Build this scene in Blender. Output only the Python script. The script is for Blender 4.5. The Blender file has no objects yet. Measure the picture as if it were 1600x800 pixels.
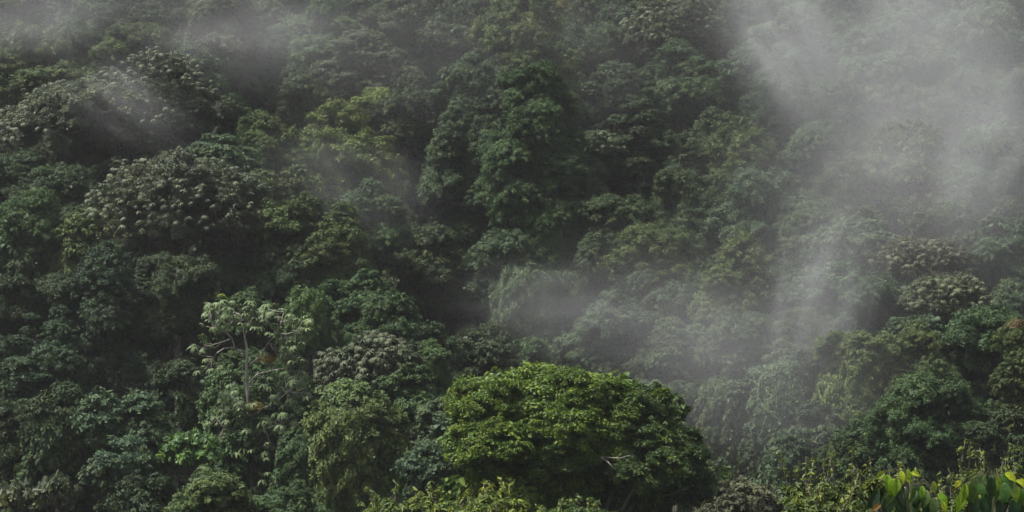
import bpy, math, random
import numpy as np

random.seed(7)
scene = bpy.context.scene
COL = scene.collection
R_ = math.radians

# ------------------------------------------------------------------ camera, sky, sun, exposure
HF = math.tan(R_(15.0))                      # half width of the view at 1 m
cam_d = bpy.data.cameras.new("camera")
cam_d.sensor_fit = 'HORIZONTAL'
cam_d.angle = R_(30.0)
cam_d.clip_start = 0.1
cam_d.clip_end = 5000.0
cam = bpy.data.objects.new("camera", cam_d)
cam.location = (0, 0, 0)
cam.rotation_euler = (R_(90), 0, 0)
COL.objects.link(cam)
scene.camera = cam

SUN_ELEV, SUN_AZ = R_(64.0), R_(-98.0)      # azimuth measured from +Y towards +X
world = bpy.data.worlds.new("World")
scene.world = world
world.use_nodes = True
wn = world.node_tree.nodes
wl = world.node_tree.links
wn.clear()
sky = wn.new('ShaderNodeTexSky')
sky.sky_type = 'NISHITA'
sky.sun_disc = False
sky.sun_elevation = SUN_ELEV
sky.sun_rotation = SUN_AZ
sky.dust_density = 4.0
sky.air_density = 1.0
hsv = wn.new('ShaderNodeHueSaturation')      # overcast: most of the blue is gone
hsv.inputs['Saturation'].default_value = 0.42
bg = wn.new('ShaderNodeBackground')
bg.inputs['Strength'].default_value = 0.065
wo = wn.new('ShaderNodeOutputWorld')
wl.new(sky.outputs[0], hsv.inputs['Color'])
wl.new(hsv.outputs[0], bg.inputs['Color'])
wl.new(bg.outputs[0], wo.inputs['Surface'])

sun_d = bpy.data.lights.new("sun", 'SUN')
sun_d.energy = 3.0
sun_d.angle = R_(11.0)
sun_d.color = (1.0, 0.975, 0.92)
sun = bpy.data.objects.new("sun", sun_d)
sdir = (math.sin(SUN_AZ) * math.cos(SUN_ELEV), math.cos(SUN_AZ) * math.cos(SUN_ELEV), math.sin(SUN_ELEV))
from mathutils import Vector, Matrix
sun.rotation_euler = Vector(sdir).to_track_quat('Z', 'Y').to_euler()
sun.location = (-60, -30, 120)
COL.objects.link(sun)

vs = scene.view_settings
vs.view_transform = 'Standard'
vs.look = 'None'
vs.gamma = 1.0
vs.use_curve_mapping = False
vs.exposure = 1.55

scene.render.engine = 'CYCLES'
cy = scene.cycles
cy.use_denoising = True
try:
    cy.denoiser = 'OPENIMAGEDENOISE'
    cy.denoising_input_passes = 'RGB_ALBEDO_NORMAL'
except Exception:
    pass
cy.max_bounces = 4
cy.diffuse_bounces = 3
cy.glossy_bounces = 1
cy.transmission_bounces = 2
cy.transparent_max_bounces = 8
cy.volume_bounces = 2
cy.volume_step_rate = 0.6
cy.volume_max_steps = 256
cy.use_adaptive_sampling = True
cy.adaptive_threshold = 0.02

# ------------------------------------------------------------------ helpers
def tag(o, label=None, cat=None, group=None, kind=None):
    if label: o['label'] = label
    if cat: o['category'] = cat
    if group: o['group'] = group
    if kind: o['kind'] = kind
    return o

def empty(name, loc):
    o = bpy.data.objects.new(name, None)
    o.empty_display_size = 0.5
    o.location = loc
    COL.objects.link(o)
    return o

def mesh_obj(name, me, parent=None, loc=(0, 0, 0), scale=(1, 1, 1), rot=(0, 0, 0), color=None):
    o = bpy.data.objects.new(name, me)
    o.location, o.scale, o.rotation_euler = loc, scale, rot
    if color is not None:
        o.color = (color[0], color[1], color[2], 1.0)
    if parent is not None: o.parent = parent
    COL.objects.link(o)
    return o

def quad_mesh(name, V, mat, tint=None, nv=4):
    """V: (n, nv, 3) verts; nv==4: one quad per leaf; nv==6: two quads folded on the midrib."""
    n = len(V)
    me = bpy.data.meshes.new(name)
    me.vertices.add(n * nv)
    me.vertices.foreach_set('co', V.reshape(-1).astype(np.float32))
    base = (np.arange(n) * nv)[:, None]
    if nv == 4:
        F = base + np.array([[0, 1, 2, 3]])
    else:
        F = np.concatenate([base + np.array([[0, 1, 2, 3]]), base + np.array([[0, 3, 4, 5]])], axis=1).reshape(-1, 4)
    F = F.reshape(-1)
    nf = len(F) // 4
    me.loops.add(nf * 4)
    me.loops.foreach_set('vertex_index', F.astype(np.int32))
    me.polygons.add(nf)
    me.polygons.foreach_set('loop_start', (np.arange(nf) * 4).astype(np.int32))
    me.polygons.foreach_set('loop_total', np.full(nf, 4, np.int32))
    if tint is not None:
        at = me.attributes.new('tint', 'FLOAT', 'POINT')
        at.data.foreach_set('value', np.repeat(tint, nv).astype(np.float32))
    me.materials.append(mat)
    me.update(calc_edges=True)
    return me

def poly_mesh(name, verts, faces, mat, smooth=False):
    me = bpy.data.meshes.new(name)
    me.from_pydata([tuple(v) for v in verts], [], faces)
    if smooth:
        me.polygons.foreach_set('use_smooth', [True] * len(me.polygons))
    me.materials.append(mat)
    me.update()
    return me

def tube(verts, faces, pts, rads, sides=6):
    """Appends a tapered tube along pts."""
    pts = [Vector(p) for p in pts]
    b = len(verts)
    prev = None
    for i, p in enumerate(pts):
        t = (pts[min(i + 1, len(pts) - 1)] - pts[max(i - 1, 0)])
        if t.length < 1e-6: t = Vector((0, 0, 1))
        t.normalize()
        ref = Vector((1, 0, 0)) if abs(t.x) < 0.8 else Vector((0, 1, 0))
        u = t.cross(ref).normalized() if prev is None else (prev - t * prev.dot(t)).normalized()
        prev = u
        w = t.cross(u)
        for s in range(sides):
            a = 2 * math.pi * s / sides
            verts.append(p + (u * math.cos(a) + w * math.sin(a)) * rads[i])
    for i in range(len(pts) - 1):
        for s in range(sides):
            s2 = (s + 1) % sides
            faces.append((b + i * sides + s, b + i * sides + s2, b + (i + 1) * sides + s2, b + (i + 1) * sides + s))
    faces.append(tuple(b + (len(pts) - 1) * sides + s for s in range(sides)))

def nrm(a):
    return a / np.maximum(np.linalg.norm(a, axis=-1, keepdims=True), 1e-9)

# ------------------------------------------------------------------ materials
def new_mat(name):
    m = bpy.data.materials.new(name)
    m.use_nodes = True
    nt = m.node_tree
    nt.nodes.clear()
    return m, nt.nodes, nt.links

def leaf_material(name, rough=0.6, spec=0.18, transl=0.18, vary=0.55, young_or_lit=(1.5, 1.28, 0.75)):
    """Leaf colour = the object's own colour, varied leaf by leaf through the 'tint' attribute."""
    m, N, L = new_mat(name)
    out = N.new('ShaderNodeOutputMaterial')
    info = N.new('ShaderNodeObjectInfo')
    at = N.new('ShaderNodeAttribute'); at.attribute_name = 'tint'
    ramp = N.new('ShaderNodeValToRGB')
    ramp.color_ramp.elements[0].position = 0.0
    ramp.color_ramp.elements[0].color = (1 - vary, 1 - vary * 0.9, 1 - vary * 0.8, 1)
    ramp.color_ramp.elements[1].position = 1.0
    ramp.color_ramp.elements[1].color = (young_or_lit[0], young_or_lit[1], young_or_lit[2], 1)
    e = ramp.color_ramp.elements.new(0.55); e.color = (0.95, 1.0, 1.0, 1)
    mul = N.new('ShaderNodeMix'); mul.data_type = 'RGBA'; mul.blend_type = 'MULTIPLY'
    mul.inputs['Factor'].default_value = 1.0
    L.new(at.outputs['Fac'], ramp.inputs['Fac'])
    L.new(info.outputs['Color'], mul.inputs['A'])
    L.new(ramp.outputs['Color'], mul.inputs['B'])
    bs = N.new('ShaderNodeBsdfPrincipled')
    bs.inputs['Roughness'].default_value = rough
    bs.inputs['Specular IOR Level'].default_value = spec
    tr = N.new('ShaderNodeBsdfTranslucent')
    mx = N.new('ShaderNodeMixShader'); mx.inputs[0].default_value = transl
    L.new(mul.outputs['Result'], bs.inputs['Base Color'])
    L.new(mul.outputs['Result'], tr.inputs['Color'])
    L.new(bs.outputs[0], mx.inputs[1]); L.new(tr.outputs[0], mx.inputs[2])
    L.new(mx.outputs[0], out.inputs['Surface'])
    return m

def bark_material(name, c1, c2, scale):
    m, N, L = new_mat(name)
    out = N.new('ShaderNodeOutputMaterial')
    tc = N.new('ShaderNodeTexCoord')
    mp = N.new('ShaderNodeMapping'); mp.inputs['Scale'].default_value = (scale, scale, scale * 0.25)
    no = N.new('ShaderNodeTexNoise'); no.inputs['Scale'].default_value = 1.0; no.inputs['Detail'].default_value = 5
    rp = N.new('ShaderNodeValToRGB')
    rp.color_ramp.elements[0].position = 0.35; rp.color_ramp.elements[0].color = (*c1, 1)
    rp.color_ramp.elements[1].position = 0.7; rp.color_ramp.elements[1].color = (*c2, 1)
    bs = N.new('ShaderNodeBsdfPrincipled'); bs.inputs['Roughness'].default_value = 0.85
    bp = N.new('ShaderNodeBump'); bp.inputs['Strength'].default_value = 0.4
    L.new(tc.outputs['Object'], mp.inputs['Vector']); L.new(mp.outputs[0], no.inputs['Vector'])
    L.new(no.outputs['Fac'], rp.inputs['Fac']); L.new(rp.outputs[0], bs.inputs['Base Color'])
    L.new(no.outputs['Fac'], bp.inputs['Height']); L.new(bp.outputs[0], bs.inputs['Normal'])
    L.new(bs.outputs[0], out.inputs['Surface'])
    return m

M_LEAF = leaf_material('leaf_foliage')
M_BROAD = leaf_material('broad_glossy_leaf', rough=0.5, spec=0.22, transl=0.28, vary=0.65, young_or_lit=(2.3, 1.75, 0.6))
M_ROSETTE = leaf_material('palmate_leaf', rough=0.6, spec=0.25, transl=0.12, vary=0.5, young_or_lit=(1.2, 1.2, 1.0))
M_BARK = bark_material('mossy_bark', (0.035, 0.032, 0.022), (0.11, 0.10, 0.08), 3.0)
M_PALE = bark_material('pale_bark', (0.09, 0.07, 0.055), (0.34, 0.32, 0.28), 6.0)
M_STEM = bark_material('green_stem', (0.05, 0.06, 0.02), (0.09, 0.10, 0.04), 20.0)

def ground_material():
    m, N, L = new_mat('forest_floor')
    out = N.new('ShaderNodeOutputMaterial')
    tc = N.new('ShaderNodeTexCoord')
    no = N.new('ShaderNodeTexNoise'); no.inputs['Scale'].default_value = 0.6; no.inputs['Detail'].default_value = 8
    rp = N.new('ShaderNodeValToRGB')
    rp.color_ramp.elements[0].position = 0.35; rp.color_ramp.elements[0].color = (0.020, 0.016, 0.010, 1)
    rp.color_ramp.elements[1].position = 0.65; rp.color_ramp.elements[1].color = (0.018, 0.026, 0.012, 1)
    bs = N.new('ShaderNodeBsdfPrincipled'); bs.inputs['Roughness'].default_value = 0.95
    bp = N.new('ShaderNodeBump'); bp.inputs['Strength'].default_value = 0.6; bp.inputs['Distance'].default_value = 0.3
    L.new(tc.outputs['Object'], no.inputs['Vector']); L.new(no.outputs['Fac'], rp.inputs['Fac'])
    L.new(rp.outputs[0], bs.inputs['Base Color']); L.new(no.outputs['Fac'], bp.inputs['Height'])
    L.new(bp.outputs[0], bs.inputs['Normal']); L.new(bs.outputs[0], out.inputs['Surface'])
    return m

# ------------------------------------------------------------------ terrain
def terrain_h(x, y):
    x = np.asarray(x, float); y = np.asarray(y, float)
    px = [-400, -5, 0, 25, 72, 84, 104, 126, 330, 380, 460, 900]
    pz = [3.0, -1.7, -1.7, -5.5, -13.0, -20.0, -31.0, -33.5, 68.0, 86.0, 94.0, 96.0]
    z = np.interp(y, px, pz)
    on = np.clip((y - 108) / 40.0, 0, 1)
    gx = 24 - (y - 126) * 0.55                        # the ravine runs up and to the left
    z = z - on * 12.0 * np.exp(-((x - gx) / 9.0) ** 2) * np.clip((260 - y) / 60, 0, 1)
    z = z + on * 4.0 * np.exp(-((x + 30) / 16.0) ** 2)   # spur on the left
    z = z + on * 1.6 * (np.sin(x * 0.11 + y * 0.05) + np.sin(x * 0.07 - y * 0.09 + 1.3))
    return z

xs = np.concatenate([np.linspace(-420, -130, 30), np.linspace(-124, 124, 125), np.linspace(130, 420, 30)])
ys = np.concatenate([np.linspace(-120, -10, 12), np.linspace(-4, 340, 173), np.linspace(350, 900, 40)])
GX, GY = np.meshgrid(xs, ys)
GZ = terrain_h(GX, GY)
nx, ny = len(xs), len(ys)
tv = np.stack([GX, GY, GZ], -1).reshape(-1, 3)
tf = [(j * nx + i, j * nx + i + 1, (j + 1) * nx + i + 1, (j + 1) * nx + i) for j in range(ny - 1) for i in range(nx - 1)]
hill = mesh_obj('hillside', poly_mesh('hillside', tv, tf, ground_material(), True))
tag(hill, 'steep forest floor of the hillside and valley under the trees', kind='structure')

def at(px, py, y):
    """Pixel of the 1600 x 800 photograph -> point at distance y in front of the camera."""
    return Vector(((px - 800) / 800 * HF * y, y, -(py - 400) / 400 * HF / 2 * y))

def canopy_depth(px, py, above):
    y = np.arange(112, 330, 0.25)
    x = (px - 800) / 800 * HF * y
    z = -(py - 400) / 400 * HF / 2 * y
    hit = z <= terrain_h(x, y) + above
    k = int(np.argmax(hit)) if hit.any() else len(y) - 1
    return float(y[k])

# ------------------------------------------------------------------ crown generators (unit box, numpy)
def rdirs(rng, n, zmin):
    z = rng.uniform(zmin, 1.0, n)
    a = rng.uniform(0, 2 * np.pi, n)
    r = np.sqrt(1 - z * z)
    return np.stack([r * np.cos(a), r * np.sin(a), z], -1)

def children(rng, C, Rr, k, f, zmin, push=0.75, flat=1.0):
    n = len(C)
    d = rdirs(rng, n * k, zmin)
    c = np.repeat(C, k, 0) + d * np.repeat(Rr, k, 0) * push
    m = np.repeat(Rr, k, 0) * f * rng.uniform(0.7, 1.3, (n * k, 1))
    m[:, 2] *= flat
    return c, m

def leaf_quads(rng, P, D, size, asp, droop=0.35, up=0.45, jitter=0.36, nv=4):
    n = len(P)
    Nn = nrm(D * 1.0 + np.array([0, 0, up]) + rng.normal(0, jitter, (n, 3)))
    A = nrm(D + rng.normal(0, 0.6, (n, 3)) + np.array([0, 0, -droop]))
    A = nrm(A - Nn * np.sum(A * Nn, -1, keepdims=True))
    S = np.cross(A, Nn)
    L = (size * rng.uniform(0.65, 1.35, n))[:, None]
    W = L * asp
    if nv == 4:
        V = np.stack([P - A * L * .5 + S * W * .34, P - A * L * .5 - S * W * .34, P + A * L * .5 - S * W * .44 - Nn * L * .12, P + A * L * .5 + S * W * .44 - Nn * L * .06], 1)
    else:
        V = np.stack([P - A * L * .5, P - A * L * .16 + S * W * .48 + Nn * W * .16, P + A * L * .22 + S * W * .40 + Nn * W * .12 - Nn * L * .03,
                      P + A * L * .55 - Nn * L * .14, P + A * L * .22 - S * W * .40 + Nn * W * .12 - Nn * L * .03, P - A * L * .16 - S * W * .48 + Nn * W * .16], 1)
    return V

def bough_mesh(kind, seed, Rn, n_small, n_big, small=.115, big=.42, asp=.6):
    """One leafy bough about 1 unit in radius (leaf sizes are true when it is scaled to Rn metres):
    an inner mass of large leaves and a skin of small ones on three scales of clumps."""
    rng = np.random.default_rng(seed)
    ls, lb = small / Rn, big / Rn
    if kind == 'curtain':            # a sheet of hanging creepers bulging towards -Y
        ns = 34
        xs_ = rng.uniform(-1, 1, ns); top_ = rng.uniform(.55, 1.0, ns); bot_ = rng.uniform(-1.1, -.35, ns); dp = rng.uniform(.8, 1.12, ns)
        ph = rng.uniform(0, 6.28, 4)
        def surf(n, spread):
            k = rng.integers(0, ns, n)
            x = np.clip(xs_[k] + rng.normal(0, spread, n), -1.1, 1.1)
            z = bot_[k] + (top_[k] - bot_[k]) * rng.uniform(0, 1, n) ** .9
            y = -np.sqrt(np.clip(1 - (x * .85) ** 2, .05, 1)) * .62 * dp[k]
            y *= np.clip(1.25 - np.clip(z - .3, 0, 1) ** 2 * 1.4, .2, 2)
            y += .14 * np.sin(4 * x + 3 * z + ph[0]) + .13 * np.sin(7 * z - 5 * x + ph[1]) + .09 * np.sin(13 * z + 9 * x + ph[2]) + .05 * np.sin(21 * z - 17 * x + ph[3])
            return np.stack([x, y, z], -1), k
        P, k = surf(n_small, .07)
        D = nrm(np.stack([P[:, 0] * .7, -np.ones(n_small), .55 + .5 * np.sin(7 * P[:, 2] - 5 * P[:, 0] + ph[1])], -1))
        V1 = leaf_quads(rng, P + rng.normal(0, .05, P.shape), D, ls * 1.35, .6, droop=.6, up=.45, jitter=.6)
        T1 = np.clip(.6 * rng.uniform(0, 1, n_small) + .4 * rng.uniform(0, 1, ns)[k] + (rng.uniform(0, 1, n_small) > .97) * .4, 0, 1)
        P, k = surf(n_big, .12); P = P * np.array([.9, .78, .95])
        V2 = leaf_quads(rng, P, nrm(np.stack([P[:, 0] * .6, -np.ones(n_big), np.full(n_big, .3)], -1)), lb, .7)
        V = np.concatenate([V1, V2]); T = np.concatenate([T1, rng.uniform(0, .5, n_big)])
        return quad_mesh('vine_curtain', V, M_LEAF, T)
    if kind == 'puff':
        R0, k1, f1, z1, k2, f2, flat = (1, 1, .85), 15, .40, -.45, 9, .42, .85
    elif kind == 'plate':
        R0, k1, f1, z1, k2, f2, flat = (1, 1, .5), 17, .34, -.3, 8, .44, .85
    else:                            # droop: a dome with a hanging skirt
        R0, k1, f1, z1, k2, f2, flat = (.92, .92, 1.0), 20, .36, -.85, 8, .44, .9
    C = np.zeros((1, 3)); Rr = np.array([R0], float)
    c1, r1 = children(rng, C, Rr, k1, f1, z1, push=.70, flat=flat)
    c2, r2 = children(rng, c1, r1, k2, f2, -.4)
    # skip sub-clumps buried in the middle
    q = np.sum((c2 / Rr) ** 2, -1)
    ok = np.where(q > .35)[0]
    k = ok[rng.integers(0, len(ok), n_small)]
    D = rdirs(rng, n_small, -.5)
    P = c2[k] + D * r2[k] * rng.uniform(.5, 1.28, (n_small, 1))
    V1 = leaf_quads(rng, P, D, ls, asp, jitter=.45)
    gt = rng.uniform(0, 1, len(c2)); bt = np.repeat(rng.uniform(0, 1, k1), k2)
    T1 = np.clip(.50 * rng.uniform(0, 1, n_small) + .25 * gt[k] + .25 * bt[k] + (rng.uniform(0, 1, n_small) > .99) * .4, 0, 1)
    n_sp, m_sp = 26, int(n_small * .13 / 26)               # leafy sprays that stick out of the mass
    dsp = rdirs(rng, n_sp, -.35); ksp = np.repeat(np.arange(n_sp), m_sp)
    tt = rng.uniform(.82, 1.22, n_sp * m_sp)[:, None]
    Psp = dsp[ksp] * np.array(R0) * tt - np.array([0, 0, .22]) * (tt - .9) ** 2 * 6 + rng.normal(0, .045, (n_sp * m_sp, 3))
    Vsp = leaf_quads(rng, Psp, nrm(dsp[ksp] + rng.normal(0, .5, Psp.shape)), ls * 1.15, asp, droop=.5, up=.6, jitter=.45)
    V1 = np.concatenate([V1, Vsp]); T1 = np.concatenate([T1, np.clip(rng.uniform(.2, .9, n_sp)[ksp] * .6 + rng.uniform(0, .4, len(Psp)), 0, 1)])
    kb = rng.integers(0, k1, n_big); D = rdirs(rng, n_big, -.6)
    V2 = leaf_quads(rng, c1[kb] * .92 + D * r1[kb] * rng.uniform(.3, .85, (n_big, 1)), D, lb, .7)
    V = np.concatenate([V1, V2]); T = np.concatenate([T1, rng.uniform(0, .5, n_big)])
    return quad_mesh('bough', V, M_LEAF, T)

BOUGH = {}
LEAVES = ((.105, .60, 1.0), (.15, .50, .62), (.20, .36, .55))      # fine, medium and long leaves: size, width ratio, share of the count
for kind, n_var in (('puff', 6), ('plate', 3), ('droop', 6), ('curtain', 3)):
    for cls, Rn in (('s', 1.1), ('l', 2.0)):
        f = {'puff': 1.0, 'plate': .75, 'droop': 1.15, 'curtain': 1.0}[kind]
        BOUGH[(kind, cls)] = []
        for i in range(n_var):
            sz, asp_, cnt = LEAVES[i % 3]
            BOUGH[(kind, cls)].append(bough_mesh(kind, 100 * i + ord(cls) + len(kind) * 7, Rn, int((6200 if cls == 's' else 18500) * f * cnt), int((500 if cls == 's' else 1100) * f), sz, .42, asp_))

def bough_obj(parent, rng, kind, p, r, color, zs=1.0, rz=None, name='bough', tilt=.12, leaf=0):
    ms = BOUGH[(kind, 's' if r < 1.5 else 'l')]
    me = ms[(leaf + 3 * rng.randrange(len(ms) // 3)) % len(ms)]
    j = rng.uniform(.86, 1.16); h = rng.uniform(-.06, .06)
    return mesh_obj(name, me, parent, p, (r * rng.uniform(.85, 1.15), r * rng.uniform(.85, 1.15), r * zs),
                    (rng.gauss(0, tilt), rng.gauss(0, tilt), rng.uniform(0, 6.28) if rz is None else rz),
                    (color[0] * j * (1 + h), color[1] * j, color[2] * j * (1 - h)))

def place_boughs(rng, sp, rx, rz):
    """-> list of (kind, position, radius, z scale, rotation) filling a crown of half sizes rx, rx, rz round the origin."""
    out = []
    if sp in ('broad', 'rosette'):
        rb = min(2.8, max(.6, .46 * (rx + rz) / 2))
        n = int(min(22, max(6, 2.3 * rx * max(rx, rz) / rb ** 2)))
        lob = [(rng.uniform(-.25, .25), rng.uniform(-.25, .25), rng.uniform(-.2, .2)) for _ in range(3)]
        pts = []
        for k in range(n):
            best, bd = None, -1
            for c in range(14):
                z = rng.uniform(-.75, 1); a = rng.uniform(0, 6.28)
                if math.sin(a) > .35 and rng.random() < .6: continue
                q = math.sqrt(1 - z * z); l = rng.choice(lob)
                p = Vector(((q * math.cos(a) * .72 + l[0] * .7) * rx, (q * math.sin(a) * .72 + l[1] * .7) * rx, (z * .74 + l[2] * .4) * rz))
                d = min([(p - o).length for o in pts], default=9)
                if d > bd: best, bd = p, d
            pts.append(best)
        for p in pts:
            r = rb * rng.uniform(.7, 1.25)
            e = max(0, p.z + r * .8 - rz)                # keep the top inside the crown box
            p.z -= e
            out.append(('puff' if rng.random() < .7 else 'droop', p, r, rng.uniform(.85, 1.05), None))
        for k in range(3):
            out.append(('puff', Vector((rng.uniform(-.3, .3) * rx, rng.uniform(0, .4) * rx, rng.uniform(-.5, .2) * rz)), max(rx, rz) * .55, .95, None))
    elif sp == 'layered':
        tiers = max(3, int(rz * 2 / 1.0))
        for t in range(tiers):
            zz = 1 - 2 * (t + .5) / tiers
            w = (1 - max(0, zz) * .7) * rx
            m = max(2, int(2.2 + w * 1.2))
            for k in range(m):
                a = rng.uniform(0, 6.28)
                if math.sin(a) > .4 and rng.random() < .5: a = -a
                q = rng.uniform(.3, .78) * w
                out.append(('plate' if rng.random() < .75 else 'puff', Vector((q * math.cos(a), q * math.sin(a), (zz + rng.uniform(-.12, .12)) * rz - .2)), min(2.1, max(.6, .40 * w)) * rng.uniform(.75, 1.2), rng.uniform(.8, 1.1), None))
        out.append(('puff', Vector((0, .2 * rx, -.25 * rz)), min(rx, rz) * .55, 1.1, None))
    elif sp == 'cascade':
        n = int(min(30, 14 + rx * rz * .35))
        for k in range(n):
            zz = .92 - 1.8 * (k + rng.uniform(0, .9)) / n
            w = math.sqrt(max(.05, 1 - ((zz + .3) / 1.28) ** 2))
            a = -1.57 + rng.gauss(0, 1.15)
            q = rng.uniform(.55, .82) * w * rx
            r = min(2.3, .27 * (rx + rz) / 2 + .35) * rng.uniform(.75, 1.2)
            out.append(('droop' if rng.random() < .6 else 'puff', Vector((q * math.cos(a), q * math.sin(a), zz * rz - r * .4)), r, .95, None))
        for k in range(3):
            out.append(('puff', Vector((0, .2 * rx, (.4 - .45 * k) * rz)), rx * .55, 1.1, None))
    else:                                               # vine: domes on top, curtains of creepers below
        n = max(3, int(3 + rx * 1.0))
        for k in range(n):
            a = rng.uniform(0, 6.28); q = rng.uniform(0, .62) * rx
            r = min(1.9, max(.5, .42 * rx)) * rng.uniform(.8, 1.2)
            out.append(('droop' if k % 2 else 'puff', Vector((q * math.cos(a), q * math.sin(a), rz - r * .8 - rng.uniform(0, .25) * rz - .12 * q)), r, .85, None))
        m = max(5, int(rx * rz * .6 + 3))
        for k in range(m):
            a = -1.57 + rng.uniform(-1.7, 1.7); zz = rng.uniform(-.75, .45)
            s = max(.5, min(2.0, .40 * rx)) * rng.uniform(.8, 1.2)
            q = (.48 + .1 * math.sin(a * 3 + zz * 3)) * rx
            out.append(('curtain', Vector((q * math.cos(a), q * math.sin(a), zz * rz)), s, rng.uniform(1.1, 1.7), a + 1.57))
            if k % 2 == 0:
                zz = rng.uniform(-.8, .6); q = rng.uniform(.55, .75) * rx
                out.append(('droop', Vector((q * math.cos(a + .5), q * math.sin(a + .5), zz * rz)), s * rng.uniform(.5, .75), 1.1, None))
        for k in range(2):
            out.append(('puff', Vector((0, .25 * rx, (.1 - .5 * k) * rz)), min(rx, rz) * .6, 1.3, None))
    return out

def rosette_mesh(name, seed, n=9, L=.62, W=.17, droop=.55, mat=None):
    rng = random.Random(seed)
    V, F, T = [], [], []
    for i in range(n):
        a = 2 * math.pi * i / n + rng.uniform(-.2, .2)
        l = L * rng.uniform(.8, 1.1); w = W * rng.uniform(.85, 1.15); e = rng.uniform(.25, .5)
        b = len(V)
        for t, ww in ((0, .25), (.35, 1), (.7, .85), (1, .1)):
            r = l * t * (1 - .18 * t); z = l * (e * t - (droop + e) * t * t)
            for s in (-1, 0, 1):
                V.append((r * math.cos(a) - s * ww * w * .5 * math.sin(a), r * math.sin(a) + s * ww * w * .5 * math.cos(a), z - abs(s) * ww * w * .16))
        for k in range(3):
            for s in range(2):
                F.append((b + k * 3 + s, b + k * 3 + s + 1, b + (k + 1) * 3 + s + 1, b + (k + 1) * 3 + s))
        T += [rng.uniform(.15, .9)] * 12
    me = poly_mesh(name, V, F, mat or M_ROSETTE)
    at_ = me.attributes.new('tint', 'FLOAT', 'POINT')
    at_.data.foreach_set('value', T)
    return me
ROSETTES = [rosette_mesh('leaf_rosette', 11 + i) for i in range(5)]

# ------------------------------------------------------------------ one tree
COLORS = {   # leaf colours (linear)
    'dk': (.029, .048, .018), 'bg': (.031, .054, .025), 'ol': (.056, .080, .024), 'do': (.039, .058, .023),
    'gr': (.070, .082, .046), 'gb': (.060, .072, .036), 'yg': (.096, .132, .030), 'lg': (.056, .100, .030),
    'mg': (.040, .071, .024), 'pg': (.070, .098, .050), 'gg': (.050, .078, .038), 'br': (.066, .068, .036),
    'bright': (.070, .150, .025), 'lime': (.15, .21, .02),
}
KINDS = {'broad': 'broadleaf_tree', 'layered': 'layered_tree', 'cascade': 'billowing_tree', 'vine': 'vine_covered_tree', 'rosette': 'umbrella_leaf_tree'}
GROUPS = {'broad': 'broadleaf trees on the misty slope', 'layered': 'trees with layered boughs', 'cascade': 'billowing forest giants',
          'vine': 'trees smothered in vines', 'rosette': 'trees with drooping star shaped leaf clusters'}

def grow_trunk(root, base, crown_c, rx, rz, limbs, rng, mat=M_BARK):
    V, F = [], []
    H = crown_c.z
    r0 = .05 + .035 * rx + .010 * H * .6
    lean = Vector((rng.uniform(-.5, .5), rng.uniform(-.5, .5), 0))
    fork = Vector((crown_c.x, crown_c.y, H - rz * .75)) + lean
    pts = [Vector((0, 0, -.6)), Vector((0, 0, .25)), Vector((lean.x * .3, lean.y * .3, fork.z * .5)), fork]
    tube(V, F, pts, [r0 * 1.7, r0 * 1.15, r0 * .85, r0 * .65], 7)
    for c in limbs[:8]:
        e = crown_c + Vector((c[0] * rx * .9, c[1] * rx * .9, c[2] * rz * .9))
        m = fork.lerp(e, .5) + Vector((rng.uniform(-.2, .2) * rx * .4, rng.uniform(-.2, .2) * rx * .4, -rz * .08))
        tube(V, F, [fork + Vector((0, 0, -.1)), m, e], [r0 * .5, r0 * .3, r0 * .1], 5)
    return mesh_obj('trunk', poly_mesh('trunk', V, F, mat, True), root)

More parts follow.
